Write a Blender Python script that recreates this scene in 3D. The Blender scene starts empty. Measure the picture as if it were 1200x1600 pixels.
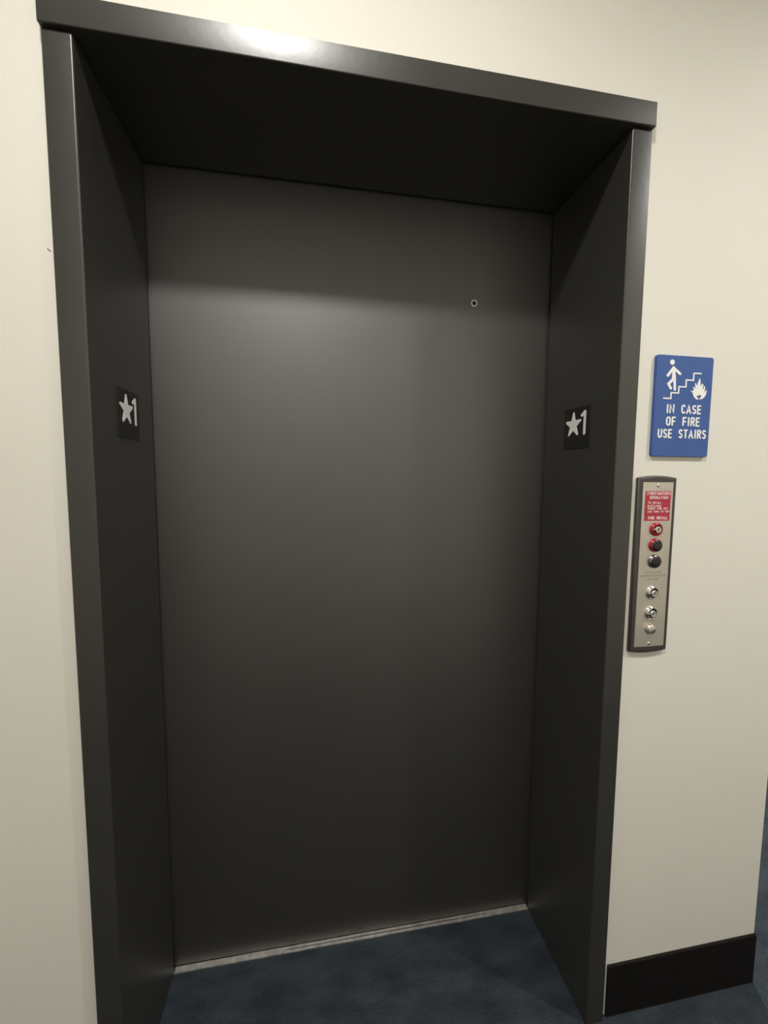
import bpy, bmesh, math, random
from mathutils import Vector, Matrix
from mathutils.geometry import tessellate_polygon

# ------------------------------------------------------------------ scene
S = bpy.context.scene
COL = S.collection
random.seed(4)

# camera: held at chest height in front of the elevator, ultra wide lens
cam_d = bpy.data.cameras.new('camera')
cam_d.sensor_fit = 'HORIZONTAL'; cam_d.sensor_width = 36.0
cam_d.lens = 646.94 / 1200 * 36.0
cam_d.clip_start = 0.02
cam = bpy.data.objects.new('camera', cam_d); COL.objects.link(cam)
R_ = Vector((0.98550391, -0.16953043, 0.00644066))
U_ = Vector((0.00772351, 0.08275758, 0.99653978))
F_ = Vector((0.16947683, 0.9820441, -0.08286729))
M = Matrix.Identity(4)
for i in range(3):
    M[i][0] = R_[i]; M[i][1] = U_[i]; M[i][2] = -F_[i]
M[0][3], M[1][3], M[2][3] = 0.39262, -0.85080, 1.38471
cam.matrix_world = M
S.camera = cam

# world: closed interior, nothing but a trace of ambient
w = bpy.data.worlds.new('world'); S.world = w; w.use_nodes = True
w.node_tree.nodes['Background'].inputs[0].default_value = (0.9, 0.95, 1.0, 1)
w.node_tree.nodes['Background'].inputs[1].default_value = 0.02

# ceiling lights of the lobby; the fixtures with their lamps are built at the end
SPOT_W = 122.0
LAMPS = [(0.26, -0.98, 1.0), (2.35, -0.98, 1.0), (2.28, 1.6, 2.6), (-2.9, -0.98, 1.0)]   # round downlights (x, y, factor)
LIGHT_COL = (1.0, 0.972, 0.918)
S.view_settings.view_transform = 'Standard'
S.view_settings.look = 'None'
S.view_settings.exposure = 0.06
S.view_settings.gamma = 1.0
S.view_settings.use_curve_mapping = False

# ------------------------------------------------------------------ dimensions (metres)
W = 1.067            # clear opening
H = 2.1295           # clear height
XL, XR = -0.048, 1.1155   # outer edges of the casing
HT = 2.1790          # top of the header
D = 0.292            # face of the sliding door
XC = 1.5805          # outer corner of the elevator wall
CEIL = 3.10

# ------------------------------------------------------------------ materials
def mat(name, col, rough=0.5, metal=0.0, spec=0.5, noise=0.0, nscale=40, bump=0.0, bscale=300,
        bdist=0.0005, rvar=0.0, aniso=0.0):
    m = bpy.data.materials.new(name); m.use_nodes = True
    nt = m.node_tree; b = nt.nodes['Principled BSDF']
    b.inputs['Roughness'].default_value = rough
    b.inputs['Metallic'].default_value = metal
    b.inputs['Specular IOR Level'].default_value = spec
    tc = nt.nodes.new('ShaderNodeTexCoord')
    n = nt.nodes.new('ShaderNodeTexNoise'); n.inputs['Scale'].default_value = nscale
    n.inputs['Detail'].default_value = 5
    nt.links.new(tc.outputs['Object'], n.inputs['Vector'])
    r = nt.nodes.new('ShaderNodeValToRGB')
    c0 = tuple(max(0, c * (1 - noise)) for c in col); c1 = tuple(min(1, c * (1 + noise)) for c in col)
    r.color_ramp.elements[0].position = 0.3; r.color_ramp.elements[1].position = 0.7
    r.color_ramp.elements[0].color = (*c0, 1); r.color_ramp.elements[1].color = (*c1, 1)
    nt.links.new(n.outputs['Fac'], r.inputs['Fac'])
    nt.links.new(r.outputs['Color'], b.inputs['Base Color'])
    if rvar:
        mr = nt.nodes.new('ShaderNodeMapRange')
        mr.inputs['To Min'].default_value = rough - rvar; mr.inputs['To Max'].default_value = rough + rvar
        nt.links.new(n.outputs['Fac'], mr.inputs['Value']); nt.links.new(mr.outputs['Result'], b.inputs['Roughness'])
    if bump:
        n2 = nt.nodes.new('ShaderNodeTexNoise'); n2.inputs['Scale'].default_value = bscale
        n2.inputs['Detail'].default_value = 3
        nt.links.new(tc.outputs['Object'], n2.inputs['Vector'])
        bp = nt.nodes.new('ShaderNodeBump'); bp.inputs['Strength'].default_value = bump
        bp.inputs['Distance'].default_value = bdist
        nt.links.new(n2.outputs['Fac'], bp.inputs['Height']); nt.links.new(bp.outputs['Normal'], b.inputs['Normal'])
    return m

M_WALL = mat('wall_paint', (0.78, 0.755, 0.68), 0.6, spec=0.3, noise=0.012, nscale=3, bump=0.25, bscale=220, bdist=0.0004)
M_CEIL = mat('ceiling_paint', (0.78, 0.78, 0.76), 0.8, noise=0.01)
M_FRAME = mat('frame_enamel', (0.036, 0.0345, 0.030), 0.345, spec=0.7, noise=0.05, nscale=6, bump=0.22, bscale=70, bdist=0.0006, rvar=0.03)
M_DOOR = mat('door_enamel', (0.023, 0.0192, 0.0162), 0.475, spec=1.0, noise=0.05, nscale=5, bump=0.10, bscale=250, bdist=0.0003, rvar=0.02)
M_DOOR.node_tree.nodes['Principled BSDF'].inputs['IOR'].default_value = 1.72
M_BASE = mat('base_rubber', (0.010, 0.0085, 0.0085), 0.7, spec=0.12, noise=0.2, nscale=30)
M_SILL = mat('sill_aluminium', (0.50, 0.48, 0.44), 0.5, metal=0.6, noise=0.25, nscale=60, bump=0.3, bscale=400)
M_DARK = mat('gap_black', (0.008, 0.008, 0.008), 0.8)
M_BLUE = mat('sign_blue', (0.045, 0.105, 0.33), 0.5, noise=0.04, nscale=30, bump=0.08, bscale=600)
M_WHITE = mat('sign_white', (0.90, 0.90, 0.88), 0.45, noise=0.01)
M_PLATE = mat('plate_black', (0.012, 0.011, 0.010), 0.5, noise=0.1, bump=0.1, bscale=600)
M_SURR = mat('surround_bronze', (0.050, 0.041, 0.040), 0.45, noise=0.1, nscale=60)
M_RED = mat('notice_red', (0.42, 0.028, 0.055), 0.45, noise=0.06, nscale=80)
M_REDM = mat('ring_red', (0.40, 0.024, 0.038), 0.3, metal=0.3, noise=0.05)
M_CHROME = mat('chrome', (0.80, 0.77, 0.72), 0.16, metal=1.0, noise=0.03)
M_BTN = mat('button_steel', (0.78, 0.75, 0.69), 0.32, metal=1.0, noise=0.03)
M_LENS = mat('lens_black', (0.014, 0.012, 0.014), 0.28, noise=0.1)
M_GREYRING = mat('ring_dark_chrome', (0.30, 0.29, 0.28), 0.25, metal=1.0, noise=0.05)
M_ENGR = mat('engraved_brown', (0.24, 0.16, 0.11), 0.6, noise=0.1)
M_SCUFF = mat('scuff_dark', (0.16, 0.13, 0.10), 0.7, noise=0.2)
M_TRIM = mat('lamp_trim', (0.85, 0.85, 0.84), 0.4, noise=0.01)

def brushed():
    m = mat('brushed_steel', (0.74, 0.69, 0.62), 0.42, metal=1.0, noise=0.06, nscale=20)
    nt = m.node_tree; b = nt.nodes['Principled BSDF']
    tc = nt.nodes.new('ShaderNodeTexCoord'); mp = nt.nodes.new('ShaderNodeMapping')
    mp.inputs['Scale'].default_value = (900, 900, 6)
    n = nt.nodes.new('ShaderNodeTexNoise'); n.inputs['Scale'].default_value = 1.0
    nt.links.new(tc.outputs['Object'], mp.inputs['Vector']); nt.links.new(mp.outputs['Vector'], n.inputs['Vector'])
    bp = nt.nodes.new('ShaderNodeBump'); bp.inputs['Strength'].default_value = 0.35; bp.inputs['Distance'].default_value = 0.0002
    nt.links.new(n.outputs['Fac'], bp.inputs['Height']); nt.links.new(bp.outputs['Normal'], b.inputs['Normal'])
    return m
M_STEEL = brushed()

def carpet():
    m = bpy.data.materials.new('carpet'); m.use_nodes = True
    nt = m.node_tree; b = nt.nodes['Principled BSDF']; L = nt.links
    b.inputs['Roughness'].default_value = 0.95; b.inputs['Specular IOR Level'].default_value = 0.1
    tc = nt.nodes.new('ShaderNodeTexCoord')
    mp = nt.nodes.new('ShaderNodeMapping'); mp.inputs['Scale'].default_value = (1, 2.2, 1)
    L.new(tc.outputs['Object'], mp.inputs['Vector'])
    a = nt.nodes.new('ShaderNodeTexNoise'); a.inputs['Scale'].default_value = 9; a.inputs['Detail'].default_value = 4
    L.new(mp.outputs['Vector'], a.inputs['Vector'])
    f = nt.nodes.new('ShaderNodeTexNoise'); f.inputs['Scale'].default_value = 260; f.inputs['Detail'].default_value = 2
    L.new(tc.outputs['Object'], f.inputs['Vector'])
    mx = nt.nodes.new('ShaderNodeMath'); mx.operation = 'MULTIPLY_ADD'; mx.inputs[1].default_value = 0.5
    L.new(f.outputs['Fac'], mx.inputs[0]); 
    h = nt.nodes.new('ShaderNodeMath'); h.operation = 'MULTIPLY'; h.inputs[1].default_value = 0.5
    L.new(a.outputs['Fac'], h.inputs[0]); L.new(h.outputs[0], mx.inputs[2])
    r = nt.nodes.new('ShaderNodeValToRGB')
    r.color_ramp.elements[0].position = 0.36; r.color_ramp.elements[0].color = (0.018, 0.0245, 0.0315, 1)
    r.color_ramp.elements[1].position = 0.64; r.color_ramp.elements[1].color = (0.048, 0.060, 0.074, 1)
    L.new(mx.outputs[0], r.inputs['Fac']); L.new(r.outputs['Color'], b.inputs['Base Color'])
    bp = nt.nodes.new('ShaderNodeBump'); bp.inputs['Strength'].default_value = 0.8; bp.inputs['Distance'].default_value = 0.003
    L.new(f.outputs['Fac'], bp.inputs['Height']); L.new(bp.outputs['Normal'], b.inputs['Normal'])
    return m
M_CARPET = carpet()

def emissive(name, col, s):
    m = bpy.data.materials.new(name); m.use_nodes = True
    b = m.node_tree.nodes['Principled BSDF']
    b.inputs['Base Color'].default_value = (0.8, 0.8, 0.8, 1)
    b.inputs['Emission Color'].default_value = (*col, 1); b.inputs['Emission Strength'].default_value = s
    return m

# ------------------------------------------------------------------ mesh helpers
def link(name, bm, material, parent=None, smooth=False, autosmooth=None):
    me = bpy.data.meshes.new(name)
    bmesh.ops.recalc_face_normals(bm, faces=bm.faces[:])
    bm.to_mesh(me); bm.free()
    me.materials.append(material)
    o = bpy.data.objects.new(name, me); COL.objects.link(o)
    if parent is not None: o.parent = parent
    if smooth:
        for p in me.polygons: p.use_smooth = True
        me.set_sharp_from_angle(angle=math.radians(autosmooth or 40))
    return o

def box(bm, x0, x1, y0, y1, z0, z1):
    v = [bm.verts.new(p) for p in ((x0,y0,z0),(x1,y0,z0),(x1,y1,z0),(x0,y1,z0),(x0,y0,z1),(x1,y0,z1),(x1,y1,z1),(x0,y1,z1))]
    for f in ((0,1,2,3),(4,5,6,7),(0,1,5,4),(1,2,6,5),(2,3,7,6),(3,0,4,7)):
        bm.faces.new([v[i] for i in f])

_step = [0]
def stroke(bm, poly, a, b, put):
    """like prism, but each piece stands a few microns off its neighbours where they cross"""
    _step[0] = (_step[0]+1) % 7
    prism(bm, poly, a, b+_step[0]*4e-5*(1 if b > a else 0)*(min(1, (b-a)/.0009)), put)

def prism(bm, poly, a, b, put):
    """poly: 2D outline; put(u, v, t) -> 3D point; extruded from t=a to t=b"""
    A = [bm.verts.new(put(u, v, a)) for u, v in poly]
    B = [bm.verts.new(put(u, v, b)) for u, v in poly]
    n = len(poly)
    for i in range(n):
        bm.faces.new((A[i], A[(i+1) % n], B[(i+1) % n], B[i]))
    tris = tessellate_polygon([[Vector((u, v, 0)) for u, v in poly]])
    for t in tris:
        for L in (A, B):
            try: bm.faces.new([L[i] for i in t])
            except ValueError: pass

def arc(cx, cy, r, a0, a1, n=6):
    return [(cx + r*math.cos(math.radians(a0+(a1-a0)*i/n)), cy + r*math.sin(math.radians(a0+(a1-a0)*i/n))) for i in range(n+1)]

def rrect(x0, x1, y0, y1, r, n=5):
    return (arc(x1-r, y1-r, r, 0, 90, n) + arc(x0+r, y1-r, r, 90, 180, n)
            + arc(x0+r, y0+r, r, 180, 270, n) + arc(x1-r, y0+r, r, 270, 360, n))

def ribbon(pts, hw, cap=True):
    """outline polygon of a stroked polyline with mitred joins and rounded ends"""
    P = [Vector(p) for p in pts]; n = len(P)
    left, right = [], []
    for i in range(n):
        if i == 0: d0 = d1 = (P[1]-P[0]).normalized()
        elif i == n-1: d0 = d1 = (P[-1]-P[-2]).normalized()
        else: d0 = (P[i]-P[i-1]).normalized(); d1 = (P[i+1]-P[i]).normalized()
        n0 = Vector((-d0.y, d0.x)); n1 = Vector((-d1.y, d1.x))
        m = (n0+n1)
        if m.length < 1e-6: m = n0
        m.normalize(); k = hw/max(0.72, m.dot(n0))
        left.append(P[i]+m*k); right.append(P[i]-m*k)
    out = []
    def endcap(c, d):
        a = math.degrees(math.atan2(d.y, d.x))
        return [Vector(q) for q in arc(c.x, c.y, hw, a-90, a+90, 4)[1:-1]]
    out += right
    if cap: out += endcap(P[-1], (P[-1]-P[-2]).normalized())
    out += left[::-1]
    if cap: out += endcap(P[0], (P[0]-P[1]).normalized())
    return [(q.x, q.y) for q in out]

def disc_lathe(bm, prof, put, n=28):
    """prof: list of (radius, out) from the axis outwards; put(u, v, t)"""
    rings = []
    for r, t in prof:
        if r < 1e-6: rings.append([bm.verts.new(put(0, 0, t))])
        else: rings.append([bm.verts.new(put(r*math.cos(2*math.pi*i/n), r*math.sin(2*math.pi*i/n), t)) for i in range(n)])
    for a, b in zip(rings, rings[1:]):
        for i in range(n):
            j = (i+1) % n
            if len(a) == 1 and len(b) == 1: continue
            if len(a) == 1: bm.faces.new((a[0], b[i], b[j]))
            elif len(b) == 1: bm.faces.new((a[i], b[0], a[j]))
            else: bm.faces.new((a[i], b[i], b[j], a[j]))

def empty(name, loc, label=None, cat=None, group=None, kind=None):
    o = bpy.data.objects.new(name, None); COL.objects.link(o); o.location = loc
    o.empty_display_size = 0.05
    tag(o, label, cat, group, kind)
    return o

def tag(o, label=None, cat=None, group=None, kind=None):
    if label: o['label'] = label
    if cat: o['category'] = cat
    if group: o['group'] = group
    if kind: o['kind'] = kind
    return o

# monoline capital letters, height 1 (width, strokes)
def _g():
    G = {}
    E = lambda cx, cy, rx, ry, a0, a1, n=8: [(cx+rx*math.cos(math.radians(a0+(a1-a0)*i/n)), cy+ry*math.sin(math.radians(a0+(a1-a0)*i/n))) for i in range(n+1)]
    G['A'] = (.62, [[(0,0),(.31,1),(.62,0)], [(.11,.31),(.51,.31)]])
    G['C'] = (.52, [E(.30,.70,.26,.30,35,180,6)[:] + E(.30,.30,.26,.30,180,325,6)])
    G['D'] = (.55, [[(0,0),(.25,0)] + E(.25,.5,.30,.5,-90,90,10)[1:] + [(0,1)], [(0,1),(0,0)]])
    G['E'] = (.46, [[(.46,1),(0,1),(0,0),(.46,0)], [(0,.52),(.40,.52)]])
    G['F'] = (.46, [[(.46,1),(0,1),(0,0)], [(0,.50),(.40,.50)]])
    G['G'] = (.56, [E(.29,.70,.27,.30,35,180,6) + E(.29,.30,.27,.30,180,360,8) + [(.56,.46),(.34,.46)]])
    G['H'] = (.54, [[(0,0),(0,1)], [(.54,0),(.54,1)], [(0,.5),(.54,.5)]])
    G['I'] = (.14, [[(.07,0),(.07,1)]])
    G['K'] = (.54, [[(0,0),(0,1)], [(.54,1),(.04,.45)], [(.18,.60),(.54,0)]])
    G['L'] = (.44, [[(0,1),(0,0),(.44,0)]])
    G['M'] = (.68, [[(0,0),(0,1),(.34,.35),(.68,1),(.68,0)]])
    G['N'] = (.60, [[(0,0),(0,1),(.60,0),(.60,1)]])
    G['O'] = (.56, [E(.28,.68,.28,.32,0,180,10) + [(0,.5)], [(0,.5)] + E(.28,.32,.28,.32,180,360,10) + [(.56,.68)]])
    G['P'] = (.50, [[(0,0),(0,1)], [(0,1),(.26,1)] + E(.26,.75,.24,.25,90,-90,8)[1:] + [(0,.5)]])
    G['R'] = (.52, [[(0,0),(0,1)], [(0,1),(.26,1)] + E(.26,.75,.24,.25,90,-90,8)[1:] + [(0,.5)], [(.26,.5),(.52,0)]])
    G['S'] = (.50, [E(.25,.75,.24,.25,35,270,8) + E(.25,.25,.25,.25,90,-145,8)[1:]])
    G['T'] = (.54, [[(0,1),(.54,1)], [(.27,1),(.27,0)]])
    G['U'] = (.54, [[(0,1),(0,.28)] + E(.27,.28,.27,.28,180,360,10)[1:] + [(.54,1)]])
    G['V'] = (.58, [[(0,1),(.29,0),(.58,1)]])
    G['Y'] = (.56, [[(0,1),(.28,.5),(.56,1)], [(.28,.5),(.28,0)]])
    G['"'] = (.14, [[(0,1),(0,.72)], [(.14,1),(.14,.72)]])
    return G
GLYPH = _g()
def lettering(bm, text, x0, x1, z0, z1, sw, put, depth, gap=.30, space=.55):
    """capital letters fitted between x0..x1 and z0..z1; sw = stroke width over height"""
    h = (z1-z0)
    tot = 0
    for i, c in enumerate(text):
        tot += space if c == ' ' else GLYPH[c][0]
        if i < len(text)-1: tot += gap
    hh = h*(1-sw); k = (x1-x0-h*sw)/tot; x = x0+h*sw/2
    for c in text:
        if c == ' ': x += (space+gap)*k; continue
        for st in GLYPH[c][1]:
            pts = [(x+u*k, z0+h*sw/2+v*hh) for u, v in st]
            stroke(bm, ribbon(pts, h*sw/2), 0, depth, put)
        x += (GLYPH[c][0]+gap)*k

# ------------------------------------------------------------------ the room
def struct(name, bm, m):
    return tag(link(name, bm, m), kind='structure')
X0, X1, Y0, Y1 = -4.6, 4.2, -1.72, 4.0
bm = bmesh.new(); box(bm, X0-.12, X1+.12, Y0-.12, Y1+.12, -0.10, 0.0)
tag(struct('floor', bm, M_CARPET), 'dark slate blue carpet floor')
bm = bmesh.new(); box(bm, X0-.12, X1+.12, Y0-.12, Y1+.12, CEIL, CEIL+.1); struct('ceiling', bm, M_CEIL)
# elevator wall with the doorway cut out
OL, OR, OT = XL+.010, XR-.010, HT-.010
def put_wall(u, v, t): return (u, t, v)
bm = bmesh.new()
prism(bm, [(X0,0),(OL,0),(OL,OT),(OR,OT),(OR,0),(XC,0),(XC,CEIL),(X0,CEIL)], 0.0, D+.10, put_wall)
tag(struct('wall_front', bm, M_WALL), 'cream painted wall around the elevator doorway')
bm = bmesh.new(); box(bm, X0, XC, D+.10, D+.22, 0, CEIL); struct('wall_shaft', bm, M_DARK)
bm = bmesh.new(); box(bm, XC-.12, XC, D+.22, Y1, 0, CEIL); struct('wall_return', bm, M_WALL)
bm = bmesh.new(); box(bm, X0, X1, Y0-.12, Y0, 0, CEIL); struct('wall_back', bm, M_WALL)
bm = bmesh.new(); box(bm, X0-.12, X0, Y0-.12, D+.22, 0, CEIL); struct('wall_left', bm, M_WALL)
bm = bmesh.new(); box(bm, X1, X1+.12, Y0-.12, Y1+.12, 0, CEIL); struct('wall_right', bm, M_WALL)
bm = bmesh.new(); box(bm, XC-.12, X1, Y1, Y1+.12, 0, CEIL); struct('wall_far', bm, M_WALL)

# rubber cove base: profile with a small toe and rounded top
def base_profile(t=.0060, h=.1420):
    return [(0,0),(-t-.001,0),(-t,.003),(-t,h-.003),(-t+.001,h-.001),(-t+.003,h),(0,h)]
bm = bmesh.new()
prism(bm, base_profile(), XR+.0130, XC+.0020, lambda u, v, t: (t, u, v))
prism(bm, base_profile(.0020), 0.0, D+2.0, lambda u, v, t: (XC-u, t, v))
tag(struct('baseboard_right', bm, M_BASE), 'black rubber base along the wall right of the elevator')
bm = bmesh.new(); prism(bm, base_profile(), X0, XL-.006, lambda u, v, t: (t, u, v))
struct('baseboard_left', bm, M_BASE)
bm = bmesh.new(); prism(bm, base_profile(), X0+.02, X1-.02, lambda u, v, t: (t, Y0-u, v)); struct('baseboard_back', bm, M_BASE)
bm = bmesh.new(); prism(bm, base_profile(), Y0+.02, Y1-.02, lambda u, v, t: (X1+u, t, v)); struct('baseboard_side', bm, M_BASE)

# ------------------------------------------------------------------ elevator door frame
JY = -.012           # face of the jambs
HY = -.020           # face of the header
BACK = D-.012
fr = empty('trim_1', (0, 0, 0), 'dark bronze metal elevator door frame with projecting header', kind='structure')
r = .0035
# jamb cross-section in (x, y): flange over the wall, rounded inner edge, deep return
jl = [(XL,0),(XL,JY+.002),(XL+.002,JY)] + [(-r+r*math.cos(math.radians(a)), JY+r+r*math.sin(math.radians(a))) for a in (-90,-67,-45,-22,0)] + \
     [(0,BACK),(-.030,BACK),(-.030,.004),(OL,.004),(OL,0)]
def put_j(u, v, t): return (u, v, t)
bm = bmesh.new(); prism(bm, jl, 0, H-.004, put_j)
link('jamb', bm, M_FRAME, fr, True, 35)
jr = [(W-u if True else 0, v) for u, v in jl]
k = (XR-W)/(-XL)
jr = [(W+(-u)*k if u > -.0481 else XR, v) for u, v in jl]
jr = [(min(x, XR), v) for x, v in jr]
jr = [((OR if abs(u-OL) < 1e-9 else x), v) for (x, v), (u, _) in zip(jr, jl)]
bm = bmesh.new(); prism(bm, jr, 0, H-.004, put_j)
link('jamb', bm, M_FRAME, fr, True, 35)
# header: boxed face above, soffit running back over the recess
rh = .0025
hd = [(HY+.002,HT),(HY,HT-.002)] + [(HY+rh-rh*math.cos(math.radians(a)), H+rh-rh*math.sin(math.radians(a))) for a in (0,22,45,67,90)] + \
     [(0,H),(0,HT)]
bm = bmesh.new(); prism(bm, hd, XL, XR, lambda u, v, t: (t, u, v))
link('header', bm, M_FRAME, fr, True, 35)
bm = bmesh.new(); box(bm, OL+.001, OR-.001, .0005, BACK, H, OT-.001)
link('soffit', bm, M_FRAME, fr)

# ------------------------------------------------------------------ door
dr = empty('door_1', (W/2, D, 0), 'dark bronze sliding elevator door panel', kind='structure')
def chd(name, bm, m, parent, root=None, smooth=False, ang=40):
    """link a part whose geometry is in world coordinates under a root standing at its base"""
    o = link(name, bm, m, parent, smooth, ang)
    p = root if root is not None else parent
    o.matrix_parent_inverse = Matrix.Identity(4)
    off = Vector((0, 0, 0)); q = parent
    while q is not None: off += q.location; q = q.parent
    o.data.transform(Matrix.Translation(-off))
    return o
bm = bmesh.new(); prism(bm, rrect(-.030, W+.030, .0, H+.030, .001, 1), D, D+.032, put_wall)
for v_ in bm.verts:
    if v_.co.z < .001: v_.co.z = .006
chd('door_panel', bm, M_DOOR, dr)
px, pz = .8418, 1.8720
def put_door(u, v, t): return (px+u, D-t, pz+v)
bm = bmesh.new(); disc_lathe(bm, [(.0058,.0),(.0058,.0012),(.0064,.0020),(.0086,.0020),(.0094,.0012),(.0094,0)], put_door)
esc = chd('escutcheon_ring', bm, M_WHITE, dr, smooth=True); esc['label'] = 'small bright ring round the release hole'
bm = bmesh.new(); disc_lathe(bm, [(0,.0004),(.0058,.0004),(.0058,0)], put_door)
chd('release_hole', bm, M_DARK, dr)

# ------------------------------------------------------------------ sill
sl = empty('door_sill', (W/2, .2838, 0), 'thin worn aluminium sill strip at the foot of the elevator door', 'door sill')
SY = .2757
for y0, y1, zt in ((SY, SY+.0066, .0030), (SY+.0092, SY+.0160, .0036)):
    bm = bmesh.new()
    N = 46
    pts0, pts1 = [], []
    for i in range(N+1):
        x = .001 + (W-.002)*i/N
        pts0.append((x, y0+random.uniform(-.0006, .0006))); pts1.append((x, y1+random.uniform(-.0004, .0004)))
    prism(bm, pts0+pts1[::-1], 0.0, zt, lambda u, v, t: (u, v, t))
    chd('sill_strip', bm, M_SILL, sl)
bm = bmesh.new(); prism(bm, [(.001,SY+.0066),(W-.001,SY+.0066),(W-.001,SY+.0092),(.001,SY+.0092)], 0, .0008, lambda u, v, t: (u, v, t))
chd('sill_groove', bm, M_DARK, sl)
# silt packed into both ends of the groove
for a, b in ((.002, .30), (.93, W-.002)):
    bm = bmesh.new(); box(bm, a, b, SY+.0067, SY+.0091, .0009, .0026); chd('groove_filler', bm, M_SILL, sl)

# ------------------------------------------------------------------ floor plates on the jamb returns
def star_poly(cy, cz, R, rr, rot, tip=.0035):
    out = []
    for i in range(5):
        a = rot+90+72*i
        tx, tz = R*math.cos(math.radians(a)), R*math.sin(math.radians(a))
        for da in (-60, -20, 20, 60):
            b = a+da
            out.append((cy+tx*(1-tip/R)+tip*math.cos(math.radians(b))*.9, cz+tz*(1-tip/R)+tip*math.sin(math.radians(b))*.9))
        c = a+36
        out.append((cy+rr*math.cos(math.radians(c)), cz+rr*math.sin(math.radians(c))))
    return out
def floor_plate(side, label):
    # local (u to the right as one faces the plate, v up), t out of the jamb
    if side == 'left':
        put = lambda u, v, t: (t, .1405+u, 1.5165+v); root = (0, .1405, 1.4645)
    else:
        put = lambda u, v, t: (W-t, .1335-u, 1.5155+v); root = (W, .1335, 1.4635)
    o = empty('floor_plate', root, label, 'floor plate', 'elevator floor number plates')
    bm = bmesh.new(); prism(bm, rrect(-.051, .051, -.0515, .0515, .002, 3), 0.0002, .0022, put)
    chd('plate', bm, M_PLATE, o)
    bm = bmesh.new(); prism(bm, star_poly(-.012, .0085, .0335, .0145, 0), .0022, .0028, put)
    chd('star', bm, M_WHITE, o)
    bm = bmesh.new()
    stroke(bm, ribbon([(.0335,.0365),(.0335,-.0165)], .0043), .0022, .0028, put)
    stroke(bm, ribbon([(.0220,.0295),(.0270,.0315),(.0325,.0365)], .0043), .0022, .0028, put)
    chd('numeral', bm, M_WHITE, o)
    return o
floor_plate('left', 'black floor plate with white star and 1 on the left jamb')
floor_plate('right', 'black floor plate with white star and 1 on the right jamb, nearer the fire sign')

# ------------------------------------------------------------------ fire stairs sign
SX0, SX1, SZ0, SZ1, ST = 1.1626, 1.3142, 1.4380, 1.6668, .0070
sg = empty('fire_sign', (1.2384, 0, SZ0), 'blue rectangular fire sign with white stair pictogram and lettering', 'sign')
def put_sign(u, v, t): return (u, -t, v)
bm = bmesh.new(); prism(bm, rrect(SX0, SX1, SZ0, SZ1, .0062, 6), .0003, ST-.0008, put_sign)
prism(bm, rrect(SX0+.0008, SX1-.0008, SZ0+.0008, SZ1-.0008, .0056, 6), ST-.0008, ST, put_sign)
chd('backing', bm, M_BLUE, sg)
T0, T1 = ST, ST+.0009
pe = bmesh.new()
stroke(pe, [(1.2026+.0060*math.cos(2*math.pi*i/20), 1.6508+.0060*math.sin(2*math.pi*i/20)) for i in range(20)], T0, T1, put_sign)
stroke(pe, ribbon([(1.2066,1.6385),(1.1925,1.6205)], .0031), T0, T1, put_sign)
stroke(pe, ribbon([(1.2066,1.6385),(1.2250,1.6258)], .0031), T0, T1, put_sign)
stroke(pe, [(1.2036,1.6415),(1.2096,1.6415),(1.2140,1.6180),(1.2165,1.5885),(1.2105,1.5875),(1.2085,1.6080),(1.2040,1.6120),(1.2045,1.6300)], T0, T1, put_sign)
stroke(pe, ribbon([(1.2085,1.6145),(1.1958,1.6020),(1.2025,1.5925)], .0031), T0, T1, put_sign)
chd('walking_figure', pe, M_WHITE, sg)
bm = bmesh.new()
prism(bm, ribbon([(1.1843,1.5698),(1.2044,1.5698),(1.2044,1.5828),(1.2240,1.5828),(1.2240,1.5972),(1.2424,1.5972),(1.2424,1.6130),(1.2616,1.6130),(1.2616,1.6289),(1.2822,1.6289)], .0016, False), T0, T1, put_sign)
chd('stair_line', bm, M_WHITE, sg)
fl = [(1.2555, 1.5891), (1.2593, 1.5899), (1.2626, 1.5884), (1.2642, 1.5927), (1.2613, 1.5988), (1.2651, 1.5973), (1.2687, 1.5946), (1.2669, 1.6023), (1.2677, 1.6077), (1.271, 1.6025), (1.2736, 1.601), (1.2735, 1.6075), (1.2765, 1.6134), (1.2776, 1.6184), (1.2803, 1.6152), (1.2808, 1.6062), (1.2827, 1.6009), (1.2844, 1.6014), (1.285, 1.6056), (1.2869, 1.6069), (1.2891, 1.6033), (1.2875, 1.5933), (1.2903, 1.5951), (1.2927, 1.6018), (1.2944, 1.5994), (1.2935, 1.5919), (1.2915, 1.5864), (1.2939, 1.5878), (1.2961, 1.5908), (1.2994, 1.5926), (1.2973, 1.5817), (1.2938, 1.5762), (1.2887, 1.5722), (1.282, 1.5699), (1.2803, 1.5727), (1.2836, 1.5745), (1.2862, 1.5788), (1.2822, 1.5794), (1.28, 1.5823), (1.2774, 1.578), (1.2719, 1.5799), (1.2742, 1.575), (1.2779, 1.5722), (1.2771, 1.5693), (1.2706, 1.5711), (1.2647, 1.5767), (1.2612, 1.5848)]
bm = bmesh.new(); prism(bm, fl, T0, T1, put_sign); chd('flame', bm, M_WHITE, sg)
for txt, a, b, z0, z1, sp in (('IN CASE', 1.1945, 1.2875, 1.5362, 1.5572, .62), ('OF FIRE', 1.1955, 1.2860, 1.5080, 1.5292, .62), ('USE STAIRS', 1.1755, 1.3055, 1.4798, 1.5008, .62)):
    bm = bmesh.new()
    lettering(bm, txt, a, b, z0, z1, .165, lambda u, v, t: (u, -(T0+t), v), .0009, gap=.40, space=sp)
    chd('lettering', bm, M_WHITE, sg)

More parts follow.
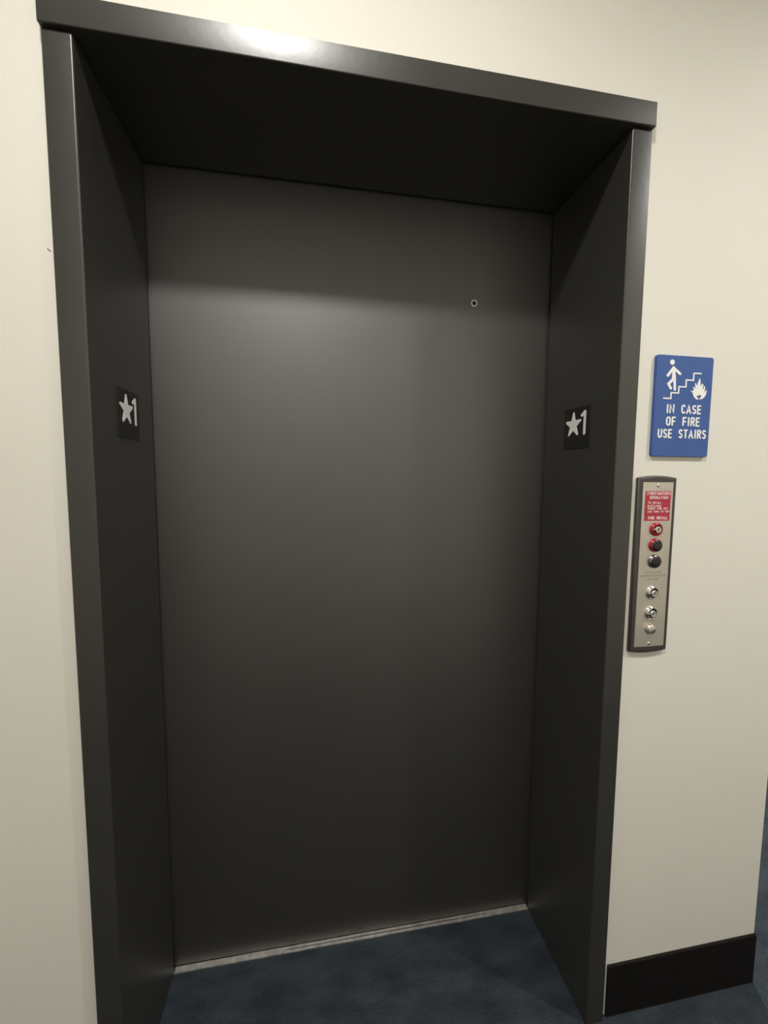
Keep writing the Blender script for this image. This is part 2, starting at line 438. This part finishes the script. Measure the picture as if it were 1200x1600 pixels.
# ------------------------------------------------------------------ hall station (keys and call button)
CX = 1.1838
PX0, PX1, PZ0, PZ1 = 1.1325, 1.2345, .9740, 1.3880
st = empty('call_panel', (CX, 0, PZ0), 'narrow steel call panel in dark bronze surround with key switches', 'call panel')
def outline(inset, sag=.0052, n=12):
    x0, x1, z0, z1 = PX0+inset, PX1-inset, PZ0+inset, PZ1-inset
    top = [(x1+(x0-x1)*i/n, z1+sag*(1-(2*i/n-1)**2)) for i in range(n+1)]
    bot = [(x0+(x1-x0)*i/n, z0-sag*(1-(2*i/n-1)**2)) for i in range(n+1)]
    return top+bot
bm = bmesh.new()
lv = [(0.0, .0004), (.0, .0055), (.0010, .0075), (.0030, .0088), (.0065, .0092)]
loops = [[bm.verts.new(put_sign(u, v, t)) for u, v in outline(i)] for i, t in lv]
n = len(loops[0])
for A, B in zip(loops, loops[1:]):
    for i in range(n): bm.faces.new((A[i], A[(i+1) % n], B[(i+1) % n], B[i]))
bm.faces.new(loops[-1]); bm.faces.new(loops[0])
chd('surround', bm, M_SURR, st, smooth=True, ang=50)
FP = .0092; FT = .0102
bm = bmesh.new(); prism(bm, rrect(CX-.0402, CX+.0402, .9855, 1.3780, .0015, 3), FP, FT-.0003, put_sign)
prism(bm, rrect(CX-.0398, CX+.0398, .9859, 1.3776, .0012, 3), FT-.0003, FT, put_sign)
chd('faceplate', bm, M_STEEL, st)
def at(cz, cx=CX): return lambda u, v, t: (cx+u, -(FT+t), cz+v)
# screws
for cz in (1.3700, .9932):
    bm = bmesh.new(); disc_lathe(bm, [(0,.0018),(.0022,.0017),(.0036,.0010),(.0042,.0)], at(cz), 20)
    s_ = chd('screw', bm, M_CHROME, st, smooth=True)
    bm = bmesh.new(); box(bm, CX-.0021, CX+.0021, -(FT+.00195), -(FT+.0012), cz-.0004, cz+.0004)
    so = chd('screw_slot', bm, M_DARK, s_)
# red notice
NT = FT+.0006
bm = bmesh.new(); prism(bm, rrect(1.1508, 1.2180, 1.2882, 1.3575, .0008, 2), FT, NT, put_sign)
nt_ = chd('fire_notice', bm, M_RED, st); nt_['label'] = 'red notice with white firefighters operation text'
M_PINK = mat('print_white', (0.86, 0.80, 0.79), 0.5, noise=0.01)
for txt, a, b, z0, z1, sw in (('FIREFIGHTERS', 1.1552, 1.2166, 1.3484, 1.3556, .17), ('OPERATION', 1.1622, 1.2114, 1.3388, 1.3458, .18),
        ('TO RECALL', 1.1578, 1.1928, 1.3282, 1.3330, .17), ('ELEVATORS', 1.1578, 1.1936, 1.3204, 1.3252, .17),
        ('INSERT FIRE KEY', 1.1578, 1.2114, 1.3144, 1.3192, .17), ('AND TURN TO "ON"', 1.1578, 1.2164, 1.3074, 1.3122, .17),
        ('FIRE RECALL', 1.1608, 1.2126, 1.2916, 1.2984, .18)):
    bm = bmesh.new(); lettering(bm, txt, a, b, z0, z1, sw, lambda u, v, t: (u, -(NT+t), v), .0002, gap=.40, space=.50)
    chd('lettering', bm, M_PINK, nt_)
for txt, a, b, z0, z1 in (('ELEVATOR', 1.1630, 1.2040, 1.1635, 1.1680), ('COMMUNICATIONS', 1.1500, 1.2175, 1.1555, 1.1600), ('FAILURE', 1.1665, 1.1985, 1.1475, 1.1520)):
    bm = bmesh.new(); lettering(bm, txt, a, b, z0, z1, .13, lambda u, v, t: (u, -(FT+t), v), .00012, gap=.30)
    chd('engraving', bm, M_ENGR, st)

def key_switch(cz, ringmat, name_label, ang, core):
    p = at(cz)
    bm = bmesh.new(); disc_lathe(bm, [(.0112,.0010),(.0116,.0056),(.0128,.0060),(.0150,.0046),(.0160,.0022),(.0162,0)], p, 32)
    k_ = chd('key_switch', bm, ringmat, st, smooth=True, ang=50); k_['label'] = name_label
    bm = bmesh.new(); disc_lathe(bm, [(0,.0012),(.0112,.0012)], p, 28)
    chd('recess', bm, core, k_)
    bm = bmesh.new(); disc_lathe(bm, [(0,.0084),(.0032,.0084),(.0034,.0076),(.0052,.0076),(.0054,.0086),(.0070,.0086),(.0078,.0076),(.0080,.0060),(.0080,.0)], p, 28)
    chd('lock_cylinder', bm, M_BTN, k_, smooth=True, ang=40)
    ca, sa = math.cos(math.radians(ang)), math.sin(math.radians(ang))
    bm = bmesh.new()
    prism(bm, [(u*ca-v*sa, u*sa+v*ca) for u, v in ((-.0011,-.0040),(.0011,-.0040),(.0011,.0040),(-.0011,.0040))], .0083, .0088, p)
    chd('keyhole', bm, M_DARK, k_)
    bm = bmesh.new()   # tab beside the cylinder
    prism(bm, [(-.0122,.0012),(-.0070,.0040),(-.0070,-.0004),(-.0122,-.0012)], .0030, .0064, p)
    chd('pointer_tab', bm, M_BTN, k_)
M_REDIN = mat('recess_red', (0.16, 0.012, 0.02), 0.5, noise=0.05)
key_switch(1.2680, M_REDM, 'red ringed key switch below the notice', 10, M_REDIN)
def jewel(cz, ringmat, label):
    p = at(cz)
    bm = bmesh.new(); disc_lathe(bm, [(.0125,.0070),(.0145,.0062),(.0158,.0035),(.0162,0)], p, 32)
    j = chd('indicator', bm, ringmat, st, smooth=True, ang=60); j['label'] = label
    bm = bmesh.new(); disc_lathe(bm, [(0,.0105),(.0085,.0102),(.0118,.0092),(.0132,.0074),(.0134,.0052)], p, 32)
    chd('lens', bm, M_LENS, j, smooth=True, ang=60)
jewel(1.2305, M_REDM, 'black indicator lens in a red ring')
jewel(1.1922, M_GREYRING, 'black indicator lens in a dark ring')
key_switch(1.1166, M_CHROME, 'upper chrome key switch', -15, M_DARK)
key_switch(1.0676, M_CHROME, 'lower chrome key switch', -15, M_DARK)
p = at(1.0291)
bm = bmesh.new(); disc_lathe(bm, [(.0102,.0),(.0130,.0018),(.0138,.0)], p, 32)
b_ = chd('call_button', bm, M_CHROME, st, smooth=True, ang=50)
bm = bmesh.new(); disc_lathe(bm, [(0,.0080),(.0096,.0080),(.0108,.0070),(.0112,.0055),(.0112,.0)], p, 32)
chd('button_cap', bm, M_BTN, b_, smooth=True, ang=40)

# ------------------------------------------------------------------ small scuff on the wall beside the left jamb
bm = bmesh.new()
prism(bm, ribbon([(-.0618,1.7808),(-.0597,1.7785),(-.0570,1.7768)], .0007), .0, .0006, put_sign)
wall = bpy.data.objects['wall_front']
o = link('scuff', bm, M_SCUFF, wall)

# ------------------------------------------------------------------ ceiling lights
LAB = ['round white ceiling downlight nearest the elevator door', 'round white ceiling downlight on the fire sign side',
       'round white ceiling downlight in the side corridor', 'round white ceiling downlight left of the elevator']
E_DIFF = emissive('downlight_diffuser', LIGHT_COL, 4.0)
for (x, y, s), lab in zip(LAMPS, LAB):
    o = empty('ceiling_light', (x, y, CEIL), lab, 'ceiling light', 'ceiling downlights')
    pl = lambda u, v, t: (x+u, y+v, CEIL-t)
    bm = bmesh.new(); disc_lathe(bm, [(.0760,.004),(.0780,.012),(.0920,.010),(.0980,.004),(.0980,.0005)], pl, 40)
    chd('trim_ring', bm, M_TRIM, o, smooth=True)
    bm = bmesh.new(); disc_lathe(bm, [(0,.0050),(.0762,.0050)], pl, 40)
    chd('diffuser', bm, E_DIFF, o)
    ld = bpy.data.lights.new('downlight_lamp', 'SPOT')
    ld.energy = SPOT_W*s; ld.color = LIGHT_COL; ld.shadow_soft_size = .065
    ld.spot_size = math.radians(156); ld.spot_blend = 1.0
    lo = bpy.data.objects.new('downlight_lamp', ld); COL.objects.link(lo)
    lo.parent = o; lo.location = (0, 0, -.085)
